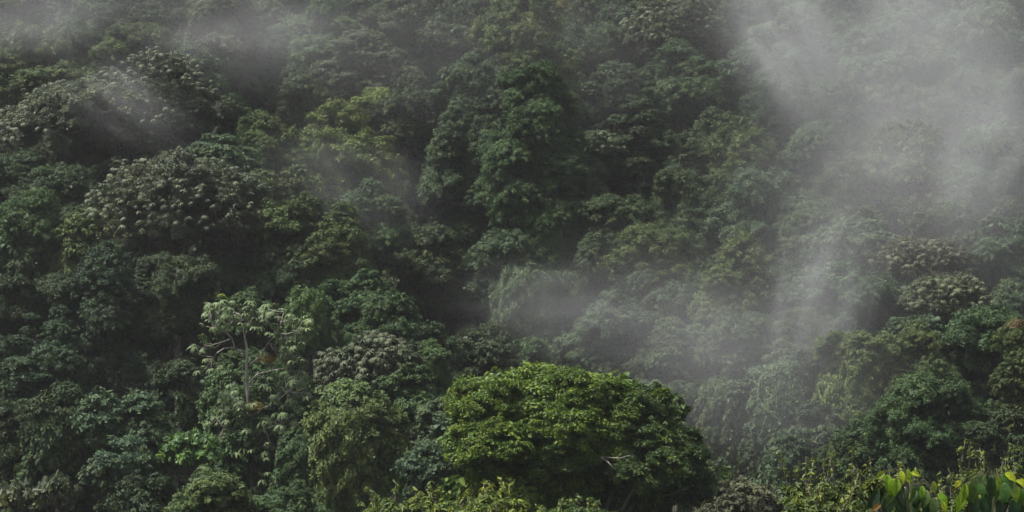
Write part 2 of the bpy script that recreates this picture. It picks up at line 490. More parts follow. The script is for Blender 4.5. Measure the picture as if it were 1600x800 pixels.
def tree(cx, top, w, h, sp, col, label, dd=0.0, dep=None, rot=None):
    rng = random.Random(int(cx * 7 + top * 13 + w))
    pyc = top + h / 2
    if dep is None:
        y = canopy_depth(cx, pyc, 13.0 if w > 90 else 10.5) + dd * 1.25 + rng.uniform(-2.0, 2.5)
    else:
        y = dep
    c = at(cx, pyc, y)
    pxm = HF * y / 800
    rx, rz = w / 2 * pxm, h / 2 * pxm
    gz = float(terrain_h(c.x, c.y))
    root = empty(KINDS[sp], (c.x, c.y, gz))
    tag(root, label, 'tree', GROUPS[sp])
    if sp in ('broad', 'cascade') and rz < rx * 1.35:     # crowns hang lower than what shows over the neighbours
        ex_ = min(.5 * rz, rx * 1.35 - rz); rz += ex_; c.z -= ex_
    cc = Vector((0, 0, c.z - gz))
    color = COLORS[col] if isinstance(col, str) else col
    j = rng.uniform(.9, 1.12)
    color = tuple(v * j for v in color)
    bl = place_boughs(rng, sp, rx * (.92 if sp in ('rosette', 'broad') else 1), rz * (.93 if sp == 'rosette' else 1))
    core = tuple(v * (.9 if sp == 'rosette' else 1) for v in color)
    crown = None
    leaf = rng.choice((0, 0, 0, 0, 1) if y > 150 else (0, 0, 1, 1, 2)) if w > 75 else 0
    for (kind, p, r, zs, rot_) in bl[::-1]:
        if crown is None:                                # the middle of the crown carries the boughs
            crown = bough_obj(root, rng, kind, cc + p, r, core, zs, rot_, 'crown', leaf=leaf)
            inv = None
            crown_M = Matrix.LocRotScale(crown.location, crown.rotation_euler, crown.scale)
            inv = crown_M.inverted()
        else:
            b = bough_obj(crown, rng, kind, cc + p, r, core, zs, rot_, 'vine_curtain' if kind == 'curtain' else 'bough', .05 if kind in ('curtain', 'plate') else .2, leaf)
            b.matrix_parent_inverse = inv
    limbs = [(p.x / rx * .8, p.y / rx * .8, p.z / rz * .8) for (kind, p, r, zs, rot_) in bl if kind != 'curtain']
    grow_trunk(root, gz, cc, rx, rz, limbs, rng)
    if sp == 'rosette':
        n = min(298, int(w * h / 75))
        nr = np.random.default_rng(int(cx * 3 + top))
        pts = []
        tries = 0
        ph = nr.uniform(0, 6.28, 3)
        while len(pts) < n and tries < n * 12:
            tries += 1
            d = rdirs(nr, 1, -.35)[0]
            if d[1] > .3 and nr.random() < .85: continue
            bump = 1 + .07 * math.sin(5 * d[0] + ph[0]) + .07 * math.sin(6 * d[2] + 4 * d[0] + ph[1])
            q = d * np.array([rx, rx, rz]) * bump * nr.uniform(.88, 1.03)
            if any(np.sum((q - o) ** 2) < .12 for o in pts): continue
            pts.append(q)
            s = nr.uniform(.58, .9)
            tilt = (d[1] * -.5 + nr.normal(0, .2), d[0] * .5 + nr.normal(0, .2), nr.uniform(0, 6.28))
            jj = nr.uniform(.7, 1.15)
            mesh_obj('leaf_rosette', ROSETTES[nr.integers(0, 5)], root, cc + Vector(q), (s, s, s), tilt, tuple(v * jj for v in color))
    return root, crown, y

# ------------------------------------------------------------------ the forest, tree by tree
# (centre x, top y, width, height) in pixels of the 1600 x 800 photograph, kind, colour, label[, metres nearer or farther]
TREES = [
 # far rows along the top edge
 (45, -35, 150, 110, 'broad', 'do', 'dim tree half lost in mist in the top left corner'),
 (150, -12, 120, 110, 'broad', 'mg', 'dark green tree in thin mist behind the olive round crown on the left edge'),
 (232, 2, 100, 70, 'layered', 'dk', 'small flat green crown rising above the tallest brown umbrella leaf crown'),
 (205, 38, 130, 70, 'broad', 'ol', 'low olive crown just behind the top of the upper brown umbrella leaf tree'),
 (340, -25, 190, 120, 'cascade', 'gr', 'pale grey tree in mist at the top, left of the pale fresh green one', -4),
 (300, 70, 110, 80, 'broad', 'mg', 'dim green crown peeping over the right shoulder of the upper brown umbrella leaf tree'),
 (505, 0, 130, 120, 'broad', 'lg', 'pale fresh green tree at the top, left of the brown feathery crown'),
 (425, 40, 100, 110, 'broad', 'do', 'dark tree in mist left of the pale fresh green tree'),
 (585, 28, 150, 120, 'layered', 'gb', 'brownish feathery crown right of the pale fresh green tree'),
 (625, -10, 120, 90, 'broad', 'do', 'dark olive tree on the top edge behind the brown feathery crown'),
 (625, 62, 70, 50, 'broad', 'yg', 'little yellowish green crown tucked against the brown feathery tree'),
 (690, -5, 130, 110, 'broad', 'dk', 'dark rounded tree on the top edge left of the tall olive giant'),
 (640, 110, 110, 110, 'broad', 'do', 'dull tree in the shade left of the grey green billowing giant'),
 (820, -12, 175, 190, 'cascade', 'ol', 'tall olive giant on the top edge with yellow tinged summit', -11),
 (735, 88, 175, 170, 'cascade', 'gg', 'grey green billowing giant on the left of the pair above the dark hollow', -4),
 (832, 100, 165, 260, 'cascade', 'mg', 'big green billowing giant on the right of the pair above the dark hollow', -5),
 (900, 35, 90, 110, 'broad', 'dk', 'dark green tree right of the tall olive giant'),
 (963, 8, 90, 130, 'broad', 'gg', 'slender grey green tree on the top edge right of the tall olive giant'),
 (1050, -8, 160, 110, 'rosette', 'gb', 'brownish umbrella leaf tree on the top edge beside the bright mist bank'),
 (1062, 68, 125, 110, 'broad', 'mg', 'round green dome left of the bright mist bank'),
 (962, 92, 85, 70, 'broad', 'dk', 'small dark dome in front of the slender grey green tree'),
 (895, 112, 90, 120, 'broad', 'gg', 'soft grey green crown touching the right giant of the pair'),
 (1002, 125, 120, 150, 'layered', 'dk', 'dark tiered tree with a pointed top right of the paired giants', -2),
 (1160, 60, 120, 110, 'broad', 'gg', 'pale tree dissolving in the left edge of the bright mist bank'),
 (1240, -5, 130, 120, 'broad', 'gg', 'tree nearly hidden in the brightest mist on the top edge'),
 (1395, 15, 230, 200, 'cascade', 'gg', 'great drooping tree in the middle of the mist bank', -3),
 (1330, -30, 140, 90, 'broad', 'gg', 'blurred crown on the top edge behind the great drooping tree'),
 (1535, -10, 150, 150, 'broad', 'gg', 'misty tree on the top edge in the right corner'),
 (1460, -25, 110, 90, 'broad', 'do', 'thin tree on the top edge between the drooping tree and the corner tree'),
 (1230, 95, 120, 110, 'broad', 'bg', 'bluish tree in the mist below the brightest part of the bank'),
 (1300, 120, 100, 110, 'broad', 'bg', 'small bluish crown in mist at the left foot of the great drooping tree'),
 (1500, 110, 110, 110, 'broad', 'do', 'dim crown in mist at the right foot of the great drooping tree'),
 (1590, 90, 110, 110, 'broad', 'gg', 'misty crown on the right edge below the corner tree'),
 # left shoulder
 (62, 42, 165, 120, 'broad', 'ol', 'olive round crown on the left edge above the large brown umbrella leaf tree'),
 (242, 76, 200, 190, 'rosette', 'gr', 'tallest brown umbrella leaf tree, its rounded crown highest on the left slope', -2),
 (135, 128, 280, 150, 'rosette', 'gr', 'widest brown umbrella leaf tree on the left with a wisp of mist on it', -6),
 (115, 104, 200, 50, 'layered', 'ol', 'flat olive crown along the upper rim of the widest umbrella leaf tree', -3),
 (280, 240, 265, 175, 'rosette', 'gr', 'lowest and nearest of the three big brown umbrella leaf trees on the left', -8),
 (18, 225, 100, 110, 'broad', 'dk', 'dark tree on the left edge under the widest umbrella leaf tree'),
 (105, 255, 110, 100, 'broad', 'dk', 'dark bush like crown below the widest umbrella leaf tree'),
 (48, 300, 120, 130, 'broad', 'mg', 'fresh green rounded tree on the left edge halfway up', -3),
 (122, 322, 100, 120, 'broad', 'ol', 'olive tree joined to the right of the fresh green tree on the left edge', -2),
 (372, 150, 80, 60, 'broad', 'mg', 'small round green crown left of the yellow green tree in the middle'),
 (386, 176, 32, 70, 'vine', 'mg', 'narrow vine tower standing left of the yellow green tree', -2),
 (345, 205, 130, 60, 'layered', 'gg', 'pale leafy shelf between the two brown umbrella leaf crowns', -1),
 (382, 236, 75, 70, 'broad', 'lg', 'little bright green crown at the right shoulder of the nearest brown umbrella leaf tree', -2),
 # upper middle
 (475, 92, 120, 80, 'broad', 'do', 'shaded tree below the pale fresh green tree'),
 (505, 126, 70, 50, 'broad', 'ol', 'small yellow tinged crown just above the yellow green tree'),
 (585, 134, 105, 50, 'layered', 'yg', 'flat yellowish plate of foliage right above the yellow green tree', -1),
 (520, 158, 190, 170, 'broad', 'yg', 'large yellow green tree in the middle of the upper left, lit on top', -5),
 (428, 176, 85, 90, 'broad', 'ol', 'left hand dome leaning on the large yellow green tree', -2),
 (605, 205, 70, 90, 'layered', 'yg', 'yellow green bough tree reaching over the dark hollow', -4),
 (440, 250, 120, 90, 'broad', 'ol', 'dull olive crown under the left dome of the yellow green tree', -2),
 (480, 300, 150, 120, 'broad', 'ol', 'broad olive tree with pale leaf tips below the yellow green tree', -4),
 (400, 310, 100, 130, 'broad', 'do', 'dark crown right of the nearest brown umbrella leaf tree', -2),
 (575, 282, 120, 110, 'broad', 'mg', 'dark green dome beside the dark hollow, under the yellow green bough', -3),
 (615, 320, 80, 90, 'broad', 'do', 'small dark dome at the lower lip of the hollow'),
 # the dark hollow
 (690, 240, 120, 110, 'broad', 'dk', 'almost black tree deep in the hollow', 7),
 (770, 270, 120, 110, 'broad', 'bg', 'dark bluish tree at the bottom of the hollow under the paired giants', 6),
 (862, 318, 110, 110, 'vine', 'mg', 'dim green vine mound right of the pale dome below the hollow'),
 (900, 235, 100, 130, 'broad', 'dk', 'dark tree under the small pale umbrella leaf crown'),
 (938, 203, 85, 55, 'rosette', 'pg', 'small pale umbrella leaf crown standing out against dark trees', -3),
 (680, 345, 130, 130, 'broad', 'do', 'dark dome below the hollow, left of the pale dome', -2),
 (788, 357, 100, 110, 'broad', 'gg', 'pale dome standing below the dark hollow', -3),
 (735, 330, 90, 100, 'broad', 'dk', 'shadowed crown between the two domes below the hollow', 2),
 # right of centre
 (965, 285, 120, 130, 'broad', 'do', 'dusky tree above the olive dome in the middle right'),
 (1055, 262, 140, 120, 'cascade', 'do', 'dusky billowing tree between the tiered tree and the yellow crested one', -1),
 (1115, 165, 105, 90, 'broad', 'do', 'dull dome below the round green dome beside the mist'),
 (1150, 200, 150, 150, 'cascade', 'ol', 'yellow crested tree at the left foot of the mist bank', -3),
 (1203, 258, 170, 170, 'broad', 'gg', 'broad grey green tree with light tips below the yellow crested one', -4),
 (1030, 345, 140, 120, 'broad', 'ol', 'olive dome with a bright top right of the middle of the picture', -4),
 (945, 365, 90, 100, 'broad', 'do', 'dull crown leaning on the left of the olive dome'),
 (1085, 360, 90, 110, 'broad', 'gg', 'grey dome on the right flank of the olive dome', -2),
 (1150, 370, 130, 120, 'broad', 'ol', 'leafy olive tree below the broad grey green tree', -3),
 (818, 425, 130, 110, 'vine', 'pg', 'pale tree veiled by the low band of mist in the centre', -3),
 (890, 420, 90, 90, 'vine', 'gg', 'pale vine mound beside the mist veiled tree in the centre'),
 (1005, 424, 120, 90, 'broad', 'gg', 'rounded grey tree directly below the olive dome', -4),
 (1085, 425, 120, 100, 'broad', 'do', 'dusky tree right of the rounded grey tree'),
 (955, 470, 130, 110, 'broad', 'gg', 'hazy crown above the top of the bright front tree', -2),
 (1055, 490, 140, 120, 'cascade', 'do', 'hazy drooping tree above the right end of the bright front tree', -2),
 (1160, 480, 130, 120, 'broad', 'do', 'dim tree in the misty ravine left of the upright wisp'),
 (755, 500, 120, 130, 'broad', 'do', 'dark hazy tree behind the left end of the bright front tree'),
 (830, 525, 110, 80, 'broad', 'mg', 'dark green mound behind the top of the bright front tree', -3),
 (920, 550, 130, 120, 'broad', 'do', 'tree in grey haze straight behind the bright front tree'),
 (1010, 588, 75, 60, 'broad', 'pg', 'little pale crown peeping over the right shoulder of the bright front tree', -14),
 (1060, 590, 120, 150, 'vine', 'do', 'dim vine column in the haze at the right of the bright front tree'),
 (1130, 575, 120, 190, 'vine', 'do', 'tall vine curtain in the haze of the ravine', -1),
 # right slope
 (1275, 190, 115, 110, 'broad', 'gg', 'misty dome left of the large misty dome on the right slope'),
 (1415, 195, 150, 140, 'broad', 'ol', 'large misty dome in the middle of the right slope', 0),
 (1447, 148, 60, 45, 'broad', 'yg', 'tiny greenish yellow crown glowing through the mist bank', -5),
 (1557, 178, 110, 90, 'broad', 'gg', 'upper of the two misty domes on the right edge'),
 (1548, 215, 130, 130, 'broad', 'gg', 'lower and wider of the two misty domes on the right edge', 1),
 (1330, 255, 130, 120, 'broad', 'do', 'dusky tree below the large misty dome on the right slope'),
 (1340, 325, 170, 100, 'layered', 'pg', 'flat pale leaved tree sloping down to the brown topped shrub', -3),
 (1275, 320, 110, 120, 'broad', 'do', 'dark tree left of the flat pale leaved tree', -2),
 (1485, 310, 140, 110, 'broad', 'do', 'dusky tree right of the flat pale leaved tree'),
 (1575, 325, 120, 120, 'broad', 'gg', 'misty crown on the right edge below the two domes'),
 (1440, 372, 140, 70, 'rosette', 'br', 'brown topped umbrella leaf crown on the right slope', -3),
 (1220, 400, 130, 120, 'broad', 'do', 'dark crown below the broad grey green tree, right of the ravine'),
 (1310, 410, 150, 110, 'broad', 'gg', 'grey green tree behind the upright wisp of mist', -1),
 (1400, 430, 120, 90, 'broad', 'do', 'dull crown above the twin topped vine mound'),
 (1482, 430, 130, 80, 'rosette', 'gb', 'lower brown umbrella leaf crown on the right slope', -4),
 (1570, 440, 100, 90, 'broad', 'gg', 'greyish crown on the right edge above the hazy green tree'),
 (1255, 480, 120, 120, 'broad', 'do', 'tree wrapped in the upright wisp of mist'),
 (1530, 480, 150, 190, 'broad', 'mg', 'hazy green tree on the right behind the dark green dome', -4),
 (1330, 508, 135, 170, 'vine', 'ol', 'left half of the twin topped vine mound on the right', -6),
 (1420, 500, 140, 130, 'broad', 'ol', 'right half of the twin topped vine mound on the right', -6),
 (1430, 493, 90, 50, 'rosette', 'gg', 'small umbrella leaf crown standing on the twin topped vine mound', -9),
 (1225, 556, 125, 110, 'vine', 'gg', 'greyish vine draped tree left of the twin topped mound', -4),
 (1190, 645, 90, 170, 'vine', 'do', 'vine hung tree beside the gap of the misty ravine', -2),
 (1285, 612, 105, 110, 'broad', 'gg', 'pale drooping tree under the vine draped one', -6),
 (1223, 672, 105, 130, 'vine', 'gg', 'cone shaped greyish vine mound low on the right', -8),
 (1440, 586, 175, 190, 'broad', 'mg', 'dark green dome with a small pointed top on the right', -14),
 (1350, 650, 110, 150, 'broad', 'mg', 'dark green tree at the left foot of the pointed dome', -9),
 (1545, 625, 110, 140, 'broad', 'dk', 'dark tree at the right foot of the pointed dome', -10),
 (1592, 505, 70, 240, 'cascade', 'ol', 'olive tree cut by the right edge with rusty leaves near its top', -14),
 # left foreground wall of forest
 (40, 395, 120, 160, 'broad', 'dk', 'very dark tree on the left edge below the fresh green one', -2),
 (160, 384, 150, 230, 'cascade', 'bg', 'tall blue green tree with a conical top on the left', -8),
 (70, 480, 150, 150, 'layered', 'bg', 'blue green tree low on the left edge, joined to the conical one', -8),
 (262, 398, 120, 190, 'broad', 'do', 'tall dusky tree between the conical tree and the bare branched tree', -4),
 (370, 400, 130, 120, 'broad', 'dk', 'dark mass of leaves above the bare branched tree'),
 (328, 445, 66, 46, 'broad', 'lime', 'lime yellow tuft of leaves left above the bare branched tree', -9),
 (395, 444, 100, 90, 'broad', 'mg', 'dark vine crown with yellow tips above the bare branched tree', -9),
 (485, 440, 105, 140, 'vine', 'lg', 'vine covered tree with yellowish tips right of the bare branched tree', -9),
 (520, 350, 130, 120, 'broad', 'ol', 'olive tree below the broad olive one with pale tips', -2),
 (450, 380, 110, 100, 'broad', 'dk', 'dark tree behind the vine tree with yellowish tips'),
 (558, 415, 110, 150, 'broad', 'mg', 'upright green tree right of the vine tree with yellowish tips', -5),
 (610, 455, 120, 140, 'broad', 'mg', 'green tree leaning right at the edge of the shaded ravine', -6),
 (655, 485, 120, 130, 'broad', 'dk', 'dark dome in the shaded ravine left of the bright front tree', -5),
 (675, 530, 80, 110, 'vine', 'lg', 'slim lighter green tree left above the bright front tree', -10),
 (578, 524, 165, 130, 'rosette', 'gb', 'umbrella leaf crown on top of the big vine column', -14),
 (560, 590, 200, 270, 'vine', 'ol', 'big dark olive vine column low in the middle left', -15),
 (640, 570, 110, 180, 'broad', 'mg', 'green tree at the right side of the big vine column', -11),
 (690, 618, 100, 100, 'broad', 'pg', 'silvery grey crown tucked under the left of the bright front tree', -17),
 (682, 684, 110, 130, 'broad', 'gg', 'silvery green dome below the silvery grey crown', -20),
 (740, 640, 70, 120, 'broad', 'gg', 'narrow grey green tree pressed against the bright front tree', -18),
 (400, 535, 190, 300, 'vine', 'mg', 'vine covered cone behind the bare branched tree', 0, 127.5),
 (470, 660, 110, 180, 'vine', 'mg', 'dark green vine pillar between the cone and the big vine column', -14),
 (200, 602, 140, 160, 'broad', 'gg', 'grey green rounded tree low on the left', -16),
 (95, 590, 130, 230, 'vine', 'dk', 'dark vine pillar left of the grey green rounded tree', -12),
 (15, 610, 110, 240, 'broad', 'dk', 'almost black tree filling the bottom left edge', -8),
 (275, 560, 110, 170, 'vine', 'dk', 'dark wall of vines behind the fan leaved tree', -10),
 (225, 730, 110, 130, 'broad', 'dk', 'dark tree on the bottom edge under the grey green rounded tree', -17),
 (335, 733, 150, 120, 'broad', 'ol', 'olive dome on the bottom edge below the fan leaved tree', -22),
 (450, 745, 110, 110, 'broad', 'mg', 'low green tree on the bottom edge left of the vine pillar', -20),
 (1145, 735, 130, 110, 'broad', 'br', 'brownish low tree on the bottom edge right of the bright front tree', -22),
 (1265, 745, 110, 110, 'broad', 'gg', 'grey green low tree on the bottom edge under the cone shaped vine mound', -20),
]
for t in TREES:
    made = tree(*t[:7], dd=(t[7] if len(t) > 7 else 0.0), dep=(t[8] if len(t) > 8 else None))
    if t[6].startswith('pale grey tree in mist'):        # its bare crooked twigs
        root_, _, y_ = made
        yb = y_ - 4.0
        for q in ([(352, 80), (345, 55), (350, 30), (342, 8)], [(350, 45), (366, 58), (380, 68)], [(350, 30), (370, 35), (374, 52)], [(345, 55), (328, 40), (318, 22)], [(366, 58), (372, 42)]):
            V, F = [], []
            tube(V, F, [at(a, b, yb + (.6 * k)) - root_.location for k, (a, b) in enumerate(q)], [.10, .075, .055, .03][:len(q)], 5)
            mesh_obj('branch', poly_mesh('branch', V, F, M_PALE, True), root_)['label'] = 'bare branch'

# ------------------------------------------------------------------ the bright broad-leaved tree in front
def hero_tree():
    y = 98.0
    pxm = HF * y / 800
    parts = [  # bough domes of the crown: px centre, top, width, height, depth offset
        (775, 583, 150, 80, -1.0), (860, 568, 170, 100, .5), (945, 575, 130, 90, 0), (1000, 590, 110, 90, 1.2), (790, 640, 160, 110, -3.0),
        (895, 622, 150, 110, -2.2), (985, 640, 130, 110, -1.6), (1045, 640, 110, 130, .4), (1010, 690, 120, 80, -3.0), (820, 710, 170, 120, -2.2),
        (925, 705, 120, 110, -.8), (735, 600, 90, 60, .2), (1075, 690, 80, 130, 1.8), (880, 760, 160, 110, 0), (985, 750, 130, 100, 2.0),
        (905, 567, 130, 90, -1.0), (760, 618, 110, 75, -1.6), (840, 612, 130, 85, -2.0), (935, 612, 115, 80, -1.8), (870, 668, 120, 80, -2.8)]
    c0 = at(890, 690, y); gz = float(terrain_h(c0.x, y))
    O = Vector((c0.x, y, gz))
    root = empty('broadleaf_tree', O)
    tag(root, 'big bright yellow green broad leaved tree in front at the bottom, right of the centre', 'tree', GROUPS['broad'])
    def leafy(seed):
        g = np.random.default_rng(seed)
        c1, r1 = children(g, np.zeros((1, 3)), np.array([[1, 1, .9]]), 17, .38, -.5, push=.72, flat=.85)
        c2, r2 = children(g, c1, r1, 8, .44, -.35)
        m = 5200; k = g.integers(0, len(c2), m); D = rdirs(g, m, -.45)
        P = c2[k] + D * r2[k] * g.uniform(.5, 1.35, (m, 1))
        V = leaf_quads(g, P, D, .23 / 1.7, .58, droop=.5, up=.55, jitter=.7, nv=6)
        T = np.clip(.45 * g.uniform(0, 1, m) + .3 * g.uniform(0, 1, len(c2))[k] + .25 * np.repeat(g.uniform(0, 1, 17), 8)[k], 0, 1)
        n = 500; kb = g.integers(0, 17, n); D = rdirs(g, n, -.6)
        V2 = leaf_quads(g, c1[kb] * .9 + D * r1[kb] * g.uniform(.3, .8, (n, 1)), D, .45 / 1.7, .7, nv=6)
        return quad_mesh('bough', np.concatenate([V, V2]), M_BROAD, np.concatenate([T, g.uniform(0, .4, n)]), 6)
    LM = [leafy(200 + i) for i in range(5)]
    rng = random.Random(12)
    C = []
    crown = None
    def put(p, r, zs, px, young_or_lit):
        nonlocal crown
        f = min(1, max(0, (px - 925 + rng.uniform(-80, 80)) / 170))  # leaf colour itself runs from sunlit left to shaded right
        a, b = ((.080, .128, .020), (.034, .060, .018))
        if not young_or_lit: a = (.058, .098, .020)  # sun spot painted as leaf colour: boughs outside it are dimmer
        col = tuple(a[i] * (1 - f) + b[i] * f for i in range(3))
        rot = (rng.gauss(0, .3), rng.gauss(0, .3), rng.uniform(0, 6.28))
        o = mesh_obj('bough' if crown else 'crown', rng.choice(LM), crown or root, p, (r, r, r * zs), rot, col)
        if crown is None:
            crown = o
        else:
            o.matrix_parent_inverse = Matrix.LocRotScale(crown.location, crown.rotation_euler, crown.scale).inverted()
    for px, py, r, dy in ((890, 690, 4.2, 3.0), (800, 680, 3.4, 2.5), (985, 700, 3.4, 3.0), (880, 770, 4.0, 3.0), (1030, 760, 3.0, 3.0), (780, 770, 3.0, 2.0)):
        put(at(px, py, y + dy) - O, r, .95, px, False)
    for (px, top, w, h, dy) in parts:
        rx = w / 2 * pxm; zs = min(1.0, max(.62, h / w))
        c = at(px, top + h / 2, y + dy) - O
        C.append(c)
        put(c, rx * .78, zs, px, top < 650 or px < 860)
        for k in range(9):
            a = -1.57 + rng.uniform(-1.7, 1.7); e = rng.uniform(-.7, .9); q = math.sqrt(1 - e * e)
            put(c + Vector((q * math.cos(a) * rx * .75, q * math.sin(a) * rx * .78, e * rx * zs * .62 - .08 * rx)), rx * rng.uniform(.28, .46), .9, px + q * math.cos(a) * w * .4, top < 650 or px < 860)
    # tufts of young reddish yellow leaves
    V, F = [], []
    fork = Vector((0.3, 0, 9.5))
    tube(V, F, [(0, 0, -.8), (0, 0, .5), (.4, 0, 5), fork], [.75, .55, .42, .36], 9)
    for c in C:
        e = Vector(c)
        mid = fork.lerp(e, .5) + Vector((0, 0, .6))
        tube(V, F, [fork, mid, e], [.22, .14, .05], 6)
    mesh_obj('trunk', poly_mesh('trunk', V, F, M_BARK, True), root)
    for q in ([(905, 728, 0), (922, 719, -2.6), (938, 714, -3.6), (968, 716, -4.2), (986, 711, -4.4)], [(938, 714, -3.6), (950, 722, -4.2), (960, 733, -4.4)],
              [(975, 800, 1), (1005, 770, -.5), (1030, 752, -1.5), (1062, 738, -2)], [(1005, 770, -.5), (1040, 775, -1.4), (1075, 762, -1.8)]):
        V, F = [], []
        tube(V, F, [at(a, b, y + d) - O for a, b, d in q], [.05, .042, .032, .024, .015][:len(q)], 5)
        mesh_obj('branch', poly_mesh('branch', V, F, M_PALE if q[0][1] < 760 else M_BARK, True), root)['label'] = 'bare branch'
    # hanging creepers under the crown
    g = np.random.default_rng(21)
    VV, TT = [], []
    for k in range(46):
        px = g.uniform(715, 1060); yy = y + g.uniform(-2.5, 2.5)
        t = np.array(at(px, g.uniform(640, 700), yy) - O); n = int(g.uniform(50, 120)); ln = g.uniform(3, 7)
        s = g.uniform(0, 1, n)
        P = t + np.stack([.12 * np.sin(s * 6 + k) + g.normal(0, .09, n), g.normal(0, .09, n), -s * ln], -1)
        D = nrm(np.stack([g.normal(0, 1, n), g.normal(-.4, 1, n), np.full(n, .2)], -1))
        VV.append(leaf_quads(g, P, D, .16, .55, droop=1.5, up=.3)); TT.append(g.uniform(0, .9, n))
    o = mesh_obj('hanging_creepers', quad_mesh('hanging_creepers', np.concatenate(VV), M_LEAF, np.concatenate(TT)), root, color=(.06, .09, .022))
    o['kind'] = 'stuff'
hero_tree()

# ------------------------------------------------------------------ the tall tree with bare pale branches
def bare_tree():
    y = 121.0
    c0 = at(388, 600, y); gz = float(terrain_h(c0.x, y)); O = Vector((c0.x, y, gz))
    root = empty('umbrella_leaf_tree', O)
    tag(root, 'tall tree with a whitish trunk, bare crooked branches and star shaped leaf clusters', 'tree', GROUPS['rosette'])
    P = lambda px, py, dy=0.0: at(px, py, y + dy) - O
    V, F = [], []
    tube(V, F, [(0, 0, -.5), P(392, 760), P(394, 690, .2), P(389, 640), P(385, 590, -.1), P(386, 548), P(381, 515), P(385, 482)], [.22, .17, .14, .12, .105, .09, .06, .03], 8)
    mesh_obj('trunk', poly_mesh('trunk', V, F, M_PALE, True), root)
    rng = random.Random(3)
    br = [  # px, py, depth offset
        [(383, 552, 0), (368, 545, -.3), (362, 528, -.5), (352, 518, -.6), (336, 512, -.8)],
        [(367, 543, -.3), (350, 545, -.8), (338, 550, -1.2), (333, 558, -1.3)],
        [(360, 530, -.5), (345, 537, 0), (322, 540, .3)],
        [(384, 505, 0), (395, 512, -.5), (402, 516, -.8)],
        [(388, 572, 0), (405, 558, -.6), (420, 536, -1), (432, 521, -1.2), (440, 503, -1.3), (443, 487, -1.3)],
        [(432, 521, -1.2), (447, 523, -1.4), (462, 520, -1.6)],
        [(390, 640, 0), (376, 632, -.8), (362, 622, -1.0)],
        [(390, 660, 0), (408, 640, -.8), (428, 628, -1.4), (452, 612, -1.6)],
        [(388, 600, 0), (402, 585, .6), (425, 578, 1.0), (450, 572, 1.0)],
        [(391, 700, 0), (372, 682, -1), (350, 668, -1.2), (338, 655, -1.2)],
        [(391, 690, 0), (415, 672, -1), (436, 664, -1.2)],
        [(383, 500, 0), (372, 492, .4), (358, 487, .6), (340, 497, .6)],
    ]
    for k, b in enumerate(br):
        V, F = [], []
        pts = [P(*q) + Vector((0, 0, rng.uniform(-.1, .1) if i else 0)) for i, q in enumerate(b)]
        r = [.060 * (1 - .62 * i / (len(pts) - 1)) for i in range(len(pts))]
        tube(V, F, pts, r, 6)
        mesh_obj('branch', poly_mesh('branch', V, F, M_PALE, True), root)
    cl = [(445, 484), (450, 500), (456, 492), (462, 519), (470, 526), (476, 535), (455, 535), (332, 558), (322, 562), (340, 566), (325, 574), (312, 582), (330, 580), (345, 572),
          (318, 530), (308, 537), (300, 545), (315, 545), (330, 540), (338, 510), (330, 500), (345, 500), (322, 507), (352, 492), (360, 484), (372, 478), (385, 480), (395, 486), (402, 497),
          (368, 496), (378, 505), (356, 508), (412, 492), (420, 500), (428, 508), (410, 508), (402, 520), (418, 522), (432, 516), (420, 486), (395, 505), (350, 482),
          (440, 560), (452, 570), (462, 580), (470, 572), (448, 552), (458, 556), (430, 570), (470, 595), (460, 605), (452, 615), (445, 600), (435, 615), (428, 628), (440, 632), (455, 632), (465, 622),
          (362, 620), (352, 626), (345, 634), (358, 640), (368, 612), (350, 614), (338, 655), (345, 662), (352, 655), (330, 662), (436, 662), (446, 655), (428, 672), (442, 675), (455, 660), (415, 655),
          (370, 690), (360, 700), (378, 710), (400, 700), (412, 712), (425, 700), (372, 725), (395, 735), (412, 745), (430, 730), (446, 700), (455, 690), (466, 640), (474, 610), (478, 582), (444, 585), (420, 590)]
    for k in range(95):                                  # the leafy lower crown hides the trunk
        py_ = rng.uniform(600, 770); hw = 48 + (py_ - 600) * .22
        cl.append((398 + rng.uniform(-hw, hw), py_))
    for k in range(70):                                  # the spreading top and the right flank
        if k % 2: cl.append((rng.uniform(318, 442), 470 + abs(rng.gauss(18, 16))))
        else: cl.append((rng.uniform(428, 484), rng.uniform(495, 630)))
    for k in range(13):
        py_ = 668 + k * 9; hw = 36 + (py_ - 650) * .2
        px_ = 400 + rng.uniform(-hw, hw)
        bough_obj(root, rng, 'droop', P(px_, py_, rng.uniform(-1.6, 1.2)), rng.uniform(.9, 1.5), (.050, .088, .034), 1.0)
    V, F = [], []
    bp_ = [P(*q) for b in br for q in b]
    for (px, py) in cl:
        e = P(px, py, -1.0 + rng.uniform(-.5, .8)) + Vector((0, 0, -.12))
        n_ = min(bp_, key=lambda q: (q - e).length)
        if .15 < (n_ - e).length < 2.2:
            tube(V, F, [n_, n_.lerp(e, .5) + Vector((rng.uniform(-.1, .1), 0, rng.uniform(-.18, .02))), e], [.026, .020, .012], 4)
    mesh_obj('twigs', poly_mesh('twigs', V, F, M_PALE, True), root)['kind'] = 'stuff'
    for (px, py) in cl:
        px += rng.uniform(-4, 4); py += rng.uniform(-4, 4)
        s = rng.uniform(.62, 1.0)
        side = (px - 390) / 90
        j = rng.uniform(.8, 1.25)
        mesh_obj('leaf_rosette', ROSETTES[rng.randrange(5)], root, P(px, py, -1.3 + rng.uniform(-.9, 1.6)), (s, s, s),
                 (.3 + rng.gauss(0, .2), side * .4 + rng.gauss(0, .2), rng.uniform(0, 6.28)), (.088 * j, .120 * j, .048 * j))
    return y
EMY = bare_tree()

